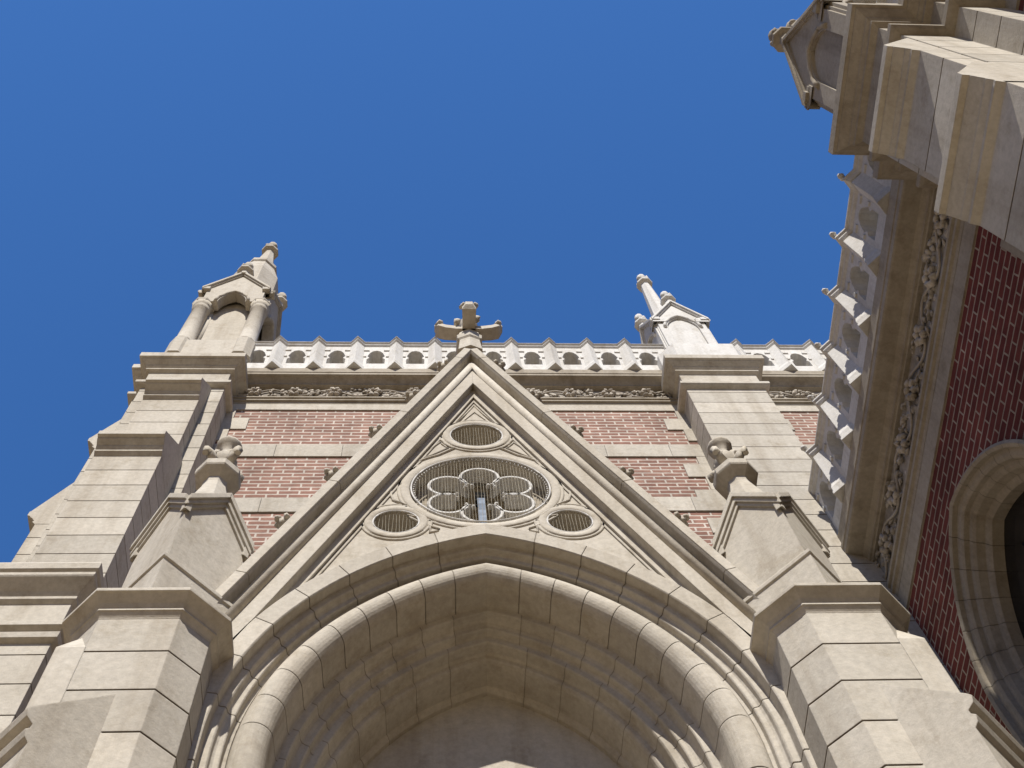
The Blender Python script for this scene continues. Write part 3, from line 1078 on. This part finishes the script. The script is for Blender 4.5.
# coping and roll of the gable
m = MB()
zc0, zc1, zcut = 14.90, 14.57, 8.2
for s in (-1, 1):
    zz = zcut
    k = 0
    while zz < zc1:                                # coping stones with hair joints
        z2 = min(zz + 1.55, 99)
        t = rtint(0.95, 1.05)
        def pt(za, z):
            return (XA + s * rake(za, z), z)
        nx, nz = SL / math.hypot(1, SL), 1 / math.hypot(1, SL)
        wdt = (zc0 - zc1) * nz
        def sec(z):
            # section across the coping at the outer-edge height z (perpendicular to the rake)
            u, v = rake(zc0, z), z
            return [(u, v, 4.95), (u, v, 5.35), (u - nx * wdt, v - nz * wdt, 5.35), (u - nx * wdt, v - nz * wdt, 4.955), (u - nx * wdt * .90, v - nz * wdt * .90, 4.93), (u - nx * wdt * .84, v - nz * wdt * .84, 4.945), (u - nx * wdt * .80, v - nz * wdt * .80, 4.93),
                    (u - nx * wdt * .06, v - nz * wdt * .06, 4.93)]
        def apexsec():
            u = 0.0
            res = []
            for uu, vv, y in sec(10.0):
                res.append((0.0, vv + SL * uu, y))
            return res
        last = z2 >= zc1
        A = sec(zz + 0.004)
        Bq = apexsec() if last else sec(z2 - 0.004)
        m.loft([[(XA + s * u, y, v) for u, v, y in A], [(XA + s * u, y, v) for u, v, y in Bq]], [t])
        zz = z2
        k += 1
        if last:
            break
obj('coping', m, LIME, portal)
m = MB()
for za, r, yy in ((14.265, 0.042, 4.995), (14.40, 0.012, 5.03)):
    for s in (-1, 1):
        m.tube([(XA + s * rake(za, 8.35), yy, 8.35), (XA, yy, za)], r, 8)
chevron(14.60, 14.20, 8.35, 5.035, 5.30, m)
obj('raking_roll', m, LIME, portal)
m = MB()
for s in (-1, 1):
    m.loft([[(XA, 5.3, 14.45), (XA + s * 2.1, 5.3, 9.0), (XA + s * 2.1, 5.3, 8.6), (XA, 5.3, 14.0)], [(XA, YW, 14.45), (XA + s * 2.1, YW, 9.0), (XA + s * 2.1, YW, 8.6), (XA, YW, 14.0)]])
    m.box(XA + s * 1.95, XA + s * 2.12, YG + 0.41, YW, GROUND, 8.9)
obj('roof', m, LEAD, portal)
# crockets
def crocket(p, s):
    mm = MB()
    x, y, z = p
    s *= 1.0
    for k, (dx, dy, dz, r) in enumerate(((0.03, 0.0, 0.0, 0.07), (0.08, -0.02, 0.03, 0.065), (0.12, 0.02, 0.09, 0.055), (0.09, 0.05, 0.12, 0.045), (0.14, -0.05, 0.07, 0.04), (0.05, 0.08, 0.05, 0.05), (0.04, -0.07, 0.06, 0.04))):
        mm.blob((x + s * dx * 0.8, y + dy * 1.0, z + dz * 0.9), r * 0.78, r * 0.95, r * 0.72, None, k * 7 + 1, 0.35)
    return mm
cz = [14.3, 13.4, 12.5, 11.55, 10.65]
for s in (-1, 1):
    c0 = None
    for z in cz:
        p = (XA + s * (rake(zc0, z) + 0.02), 5.06, z)
        if c0 is None:
            c0 = obj('crocket', crocket(p, s), LIME, portal, loc=p)
        else:
            dup(c0, portal, p)
# cross finial
m = MB()
neck = [(-0.145, 0.20), (-0.135, -0.05), (0, -0.10), (0.135, -0.05), (0.145, 0.20)]
rings = []
for z, k in ((14.70, 1.05), (14.80, 1.0), (14.9, 0.94), (15.05, 0.88)):
    rings.append([(XA + u * k, 5.0 + v * k, z) for u, v in neck])
m.loft(rings)
rings = [[(XA + u * k, 5.0 + v * k, z) for u, v in neck] for z, k in ((15.03, 0.9), (15.06, 1.08), (15.16, 1.12), (15.20, 0.95), (15.42, 0.72), (15.50, 0.70))]
m.loft(rings)
def arm(dx, dy):
    w = 0.072
    px, py = -dy, dx
    prof = [(0.0, 15.33, 0.0, 1.1), (0.16, 15.33, 0.0, 1.1), (0.28, 15.36, 0.0, 1.15), (0.37, 15.42, 0.0, 1.2), (0.42, 15.52, 0.0, 0.5)] if dy >= 0 else [(0.0, 15.33, 0.0, 1.1), (0.14, 15.33, 0.0, 1.1), (0.25, 15.35, 0.0, 1.15), (0.31, 15.39, 0.0, 1.2), (0.35, 15.46, 0.0, 0.6)]
    rings = []
    for t, z, _, k in prof:
        th = 0.10 if t < 0.4 else 0.05
        rings.append([(XA + dx * t + px * w * k, 5.0 + dy * t + py * w * k, z), (XA + dx * t - px * w * k, 5.0 + dy * t - py * w * k, z),
                      (XA + dx * t - px * w * k, 5.0 + dy * t - py * w * k, z + th), (XA + dx * t + px * w * k, 5.0 + dy * t + py * w * k, z + th)])
    m.loft(rings)
    for q in (-1, 1):
        m.blob((XA + dx * 0.36 + px * 0.07 * q, 5.0 + dy * 0.30 + py * 0.07 * q, 15.52), 0.05, 0.045, 0.035, None, 5, 0.3)
    m.blob((XA + dx * 0.14 + px * 0.10, 5.0 + dy * 0.14 + py * 0.10, 15.5), 0.05, 0.05, 0.06, None, 8, 0.3)
for d in ((1, 0), (-1, 0), (0, -1), (0, 1)):
    arm(*d)
m.lathe((XA, 5.0, 15.45), [(0.10, 0), (0.085, 0.12), (0.12, 0.2), (0.09, 0.32), (0.02, 0.38)], 10)
obj('cross_finial', m, LIME, portal)

# arch orders
prof = [(-RO, 0.30), (-RO, 0.012), (-RO + 0.008, 0.0), (-0.01, 0.0), (0.0, 0.01), (0.0, 0.095), (0.006, 0.10), (0.048, 0.103), (0.056, 0.115), (0.060, 0.145), (0.075, 0.16), (0.108, 0.163), (0.115, 0.172), (0.118, 0.21), (0.13, 0.215), (0.142, 0.22)]
prof += [(0.265 + 0.125 * math.cos(math.radians(a)), 0.265 - 0.125 * math.sin(math.radians(a))) for a in range(165, -11, -12)]
prof += [(0.392, 0.32), (0.395, 0.41), (0.40, 0.44), (0.41, 0.446), (0.455, 0.45), (0.462, 0.46), (0.464, 0.52), (0.475, 0.548), (0.50, 0.56), (0.528, 0.563), (0.535, 0.572), (0.538, 0.615), (0.55, 0.63), (0.56, 0.632), (0.602, 0.636), (0.61, 0.65),
         (0.612, 0.73), (0.625, 0.755), (0.655, 0.762), (0.667, 0.775), (0.675, 0.80), (0.682, 1.01), (0.70, 1.02), (0.72, 1.05), (0.72, 1.14)]
i1 = next(i for i, p in enumerate(prof) if p == (0.142, 0.22))
i2 = next(i for i, p in enumerate(prof) if p == (0.41, 0.446))
i3 = next(i for i, p in enumerate(prof) if p == (0.56, 0.632))
for a_, b_, nv_, jz_ in ((0, i1 + 1, 8, 0.42), (i1, i2 + 1, 10, 0.37), (i2, i3 + 1, 9, 0.45), (i3, len(prof), 7, 0.5)):
    m = MB()
    arch_sweep(m, AC, AZ, AH, AR, prof[a_:b_], lambda u, v, d: (u, YG + d, v), GROUND, nv_, jz_, 0.005 if a_ < i2 else 0.0025)
    obj('arch_moulding', m, [LIME, SOFTJ], portal)
m = MB()
off = AR - AH
typ = [(XA + AH - 0.70, 4.2)]
R = AR - 0.70
th = math.acos(off / R)
rr = [(XA - off + R * math.cos(th * k / 14), AZ + R * math.sin(th * k / 14)) for k in range(15)]
typ = [(XA + AH - 0.70, 4.2)] + rr + [(2 * XA - p[0], p[1]) for p in rr[::-1][1:]] + [(XA - AH + 0.70, 4.2)]
m.prism(typ, P3, 6.085, 6.35)
obj('tympanum', m, LIME, portal)
m = MB(); m.box(XA - 1.3, XA + 1.3, 6.05, 6.3, 3.95, 4.195)
obj('lintel', m, LIME, portal)
for s in (-1, 1):
    m = MB()
    m.box(XA + s * 0.01, XA + s * 1.22, 6.2, 6.3, GROUND + 0.05, 3.945)
    for zz in range(4):
        z0 = GROUND + 0.3 + zz * 1.28
        for q in range(2):
            m.box(XA + s * (0.12 + q * 0.55), XA + s * (0.55 + q * 0.55), 6.17, 6.21, z0, z0 + 1.05)
    d_ = obj('door', m, WOOD, portal)
    m = MB(); m.tube([(XA + s * 0.12, 6.15, 0.4), (XA + s * 0.12, 6.10, 0.45), (XA + s * 0.12, 6.10, 0.85), (XA + s * 0.12, 6.15, 0.9)], 0.02, 6)
    obj('handle', m, IRON, d_)

# ------------------------------------------------------------------ portal piers
def make_pier(s, label):
    cx, cy = XA + s * 2.41, 5.02
    t = thing('portal_pier', label, 'pier', (cx, cy, GROUND), 'piers beside the portal arch')
    m = MB()
    pl = chamfer_rect(cx, cy, 0.455, 0.19)
    coursed(m, pl, GROUND, 8.58, jl(8.165, 0.40, 1.0, 8.4))
    obj('shaft', m, ST, t)
    m = MB()
    cp = chamfer_rect(cx, cy, 0.455, 0.19)
    wrap(m, cp, [(0, 8.53), (0.005, 8.545), (0.028, 8.583), (0.036, 8.588), (0.036, 8.604), (0.026, 8.608), (0.028, 8.615), (0.05, 8.65), (0.103, 8.703), (0.114, 8.708), (0.116, 8.738), (0.106, 8.75), (-0.02, 8.80), (-0.3, 8.88)])
    obj('cap', m, LIME, t)
    # square block set cornerwise, a gable on each side
    hd = 0.47
    pc = (cx, cy + 0.03)
    def dia(h, z):
        return [(pc[0], pc[1] - h, z), (pc[0] + h, pc[1], z), (pc[0], pc[1] + h, z), (pc[0] - h, pc[1], z)]
    zc_, za_ = 10.30, 10.68
    m = MB()
    m.loft([dia(0.485, 8.7), dia(0.485, 9.34), dia(0.505, 9.35), dia(0.505, 9.39), dia(0.455, 9.42), dia(0.435, 9.47), dia(0.435, zc_ - 0.08)], None, True, False)
    # gabled head: two crossing saddle roofs
    apex = za_
    crn = dia(0.435, zc_ - 0.08)
    for k in range(4):
        a, b = Vector(crn[k]), Vector(crn[(k + 1) % 4])
        mid = (a + b) / 2
        mid.z = apex
        c_ = Vector((pc[0], pc[1], apex))
        m.add([a, b, mid, c_], [(0, 1, 2), (1, 3, 2), (0, 2, 3)])
    # moulded raking copings
    for k in range(4):
        a, b = Vector(crn[k]), Vector(crn[(k + 1) % 4])
        out = ((a + b) / 2 - Vector((pc[0], pc[1], zc_ - 0.08))).normalized()
        mid = (a + b) / 2
        mid.z = apex
        along = (b - a).normalized()
        for e, sg in ((a, 1), (b, -1)):
            for dz0, dz1, o_ in ((0.02, 0.10, 0.06), (-0.045, 0.02, 0.04), (-0.10, -0.045, 0.02)):
                e2 = e - along * sg * 0.03
                up_ = Vector((0, 0, 1))
                q0 = [e2 + up_ * dz0 - out * 0.03, e2 + up_ * dz0 + out * o_, e2 + up_ * dz1 + out * o_, e2 + up_ * dz1 - out * 0.03]
                q1 = [mid + up_ * dz0 - out * 0.03, mid + up_ * dz0 + out * o_, mid + up_ * dz1 + out * o_, mid + up_ * dz1 - out * 0.03]
                m.loft([q0, q1])
    obj('gabled_block', m, LIME, t)
    m = MB()
    pz = (pc[0], pc[1], 10.7)
    m.lathe(pz, [(0.24, 0), (0.20, 0.25), (0.115, 0.62), (0.115, 0.70), (0.15, 0.73), (0.205, 0.78), (0.215, 0.80), (0.215, 0.88), (0.19, 0.92), (0.10, 0.98)], 8, math.pi / 8, False)
    m.lathe(pz, [(0.09, 0.95), (0.07, 1.05), (0.10, 1.12), (0.125, 1.2), (0.10, 1.26), (0.065, 1.32), (0.06, 1.40), (0.10, 1.46), (0.125, 1.50), (0.125, 1.53), (0.07, 1.58), (0.01, 1.60)], 12)
    for k in range(4):
        a = k * math.pi / 2 + math.pi / 4
        ca, sa = math.cos(a), math.sin(a)
        m.tube([(pz[0] + ca * 0.08, pz[1] + sa * 0.08, pz[2] + 1.05), (pz[0] + ca * 0.16, pz[1] + sa * 0.16, pz[2] + 1.16), (pz[0] + ca * 0.21, pz[1] + sa * 0.21, pz[2] + 1.16), (pz[0] + ca * 0.21, pz[1] + sa * 0.21, pz[2] + 1.10)],
               [0.05, 0.045, 0.045, 0.03], 7)
        m.blob((pz[0] + ca * 0.10, pz[1] + sa * 0.10, pz[2] + 1.22), 0.05, 0.05, 0.05, None, k, 0.3)
    obj('leaf_finial', m, LIME, t)
    # buttress set diagonally on the outer front corner
    m = MB()
    ux, uy = s * math.sqrt(.5), -math.sqrt(.5)
    vx, vy = -uy, ux
    def D(a, b, z):
        return (cx + ux * a + vx * b, cy + uy * a + vy * b, z)
    def fin(hw, r0, r1, zt, zn, z0):
        prof_ = [(r0, z0), (r1, z0), (r1, zn - 0.26), (r1 + 0.03, zn - 0.23), (r1 + 0.045, zn - 0.18), (r1 + 0.02, zn - 0.15), (r1 + 0.02, zn - 0.12), (r1 + 0.07, zn - 0.09), (r1 + 0.085, zn - 0.04), (r1 + 0.06, zn), (r0, zt)]
        m.loft([[D(a, -hw, z) for a, z in prof_], [D(a, hw, z) for a, z in prof_]])
    fin(0.35, 0.10, 0.66, 7.95, 7.22, GROUND)
    h_, c_ = 0.4548, 0.19                            # broach stop: below it the outer chamfer is filled to a square corner
    pa, pb, pc_ = (cx + s * (h_ - c_), cy - h_), (cx + s * h_, cy - h_), (cx + s * h_, cy - h_ + c_)
    mid = ((pa[0] + pc_[0]) / 2, (pa[1] + pc_[1]) / 2)
    m.loft([[(p[0], p[1], GROUND) for p in (pa, pb, pc_)], [(p[0], p[1], 8.22) for p in (pa, pb, pc_)], [(pa[0], pa[1], 8.30), (mid[0], mid[1], 8.46), (pc_[0], pc_[1], 8.30)]])
    fin(0.45, 0.10, 0.95, 6.3, 5.6, GROUND)
    obj('diagonal_buttress', m, LIME, t)
    return t
make_pier(-1, 'stone pier left of the portal arch, with octagonal cap and leaf finial')
make_pier(1, 'stone pier right of the portal arch, capped, in front of the shaded wing')
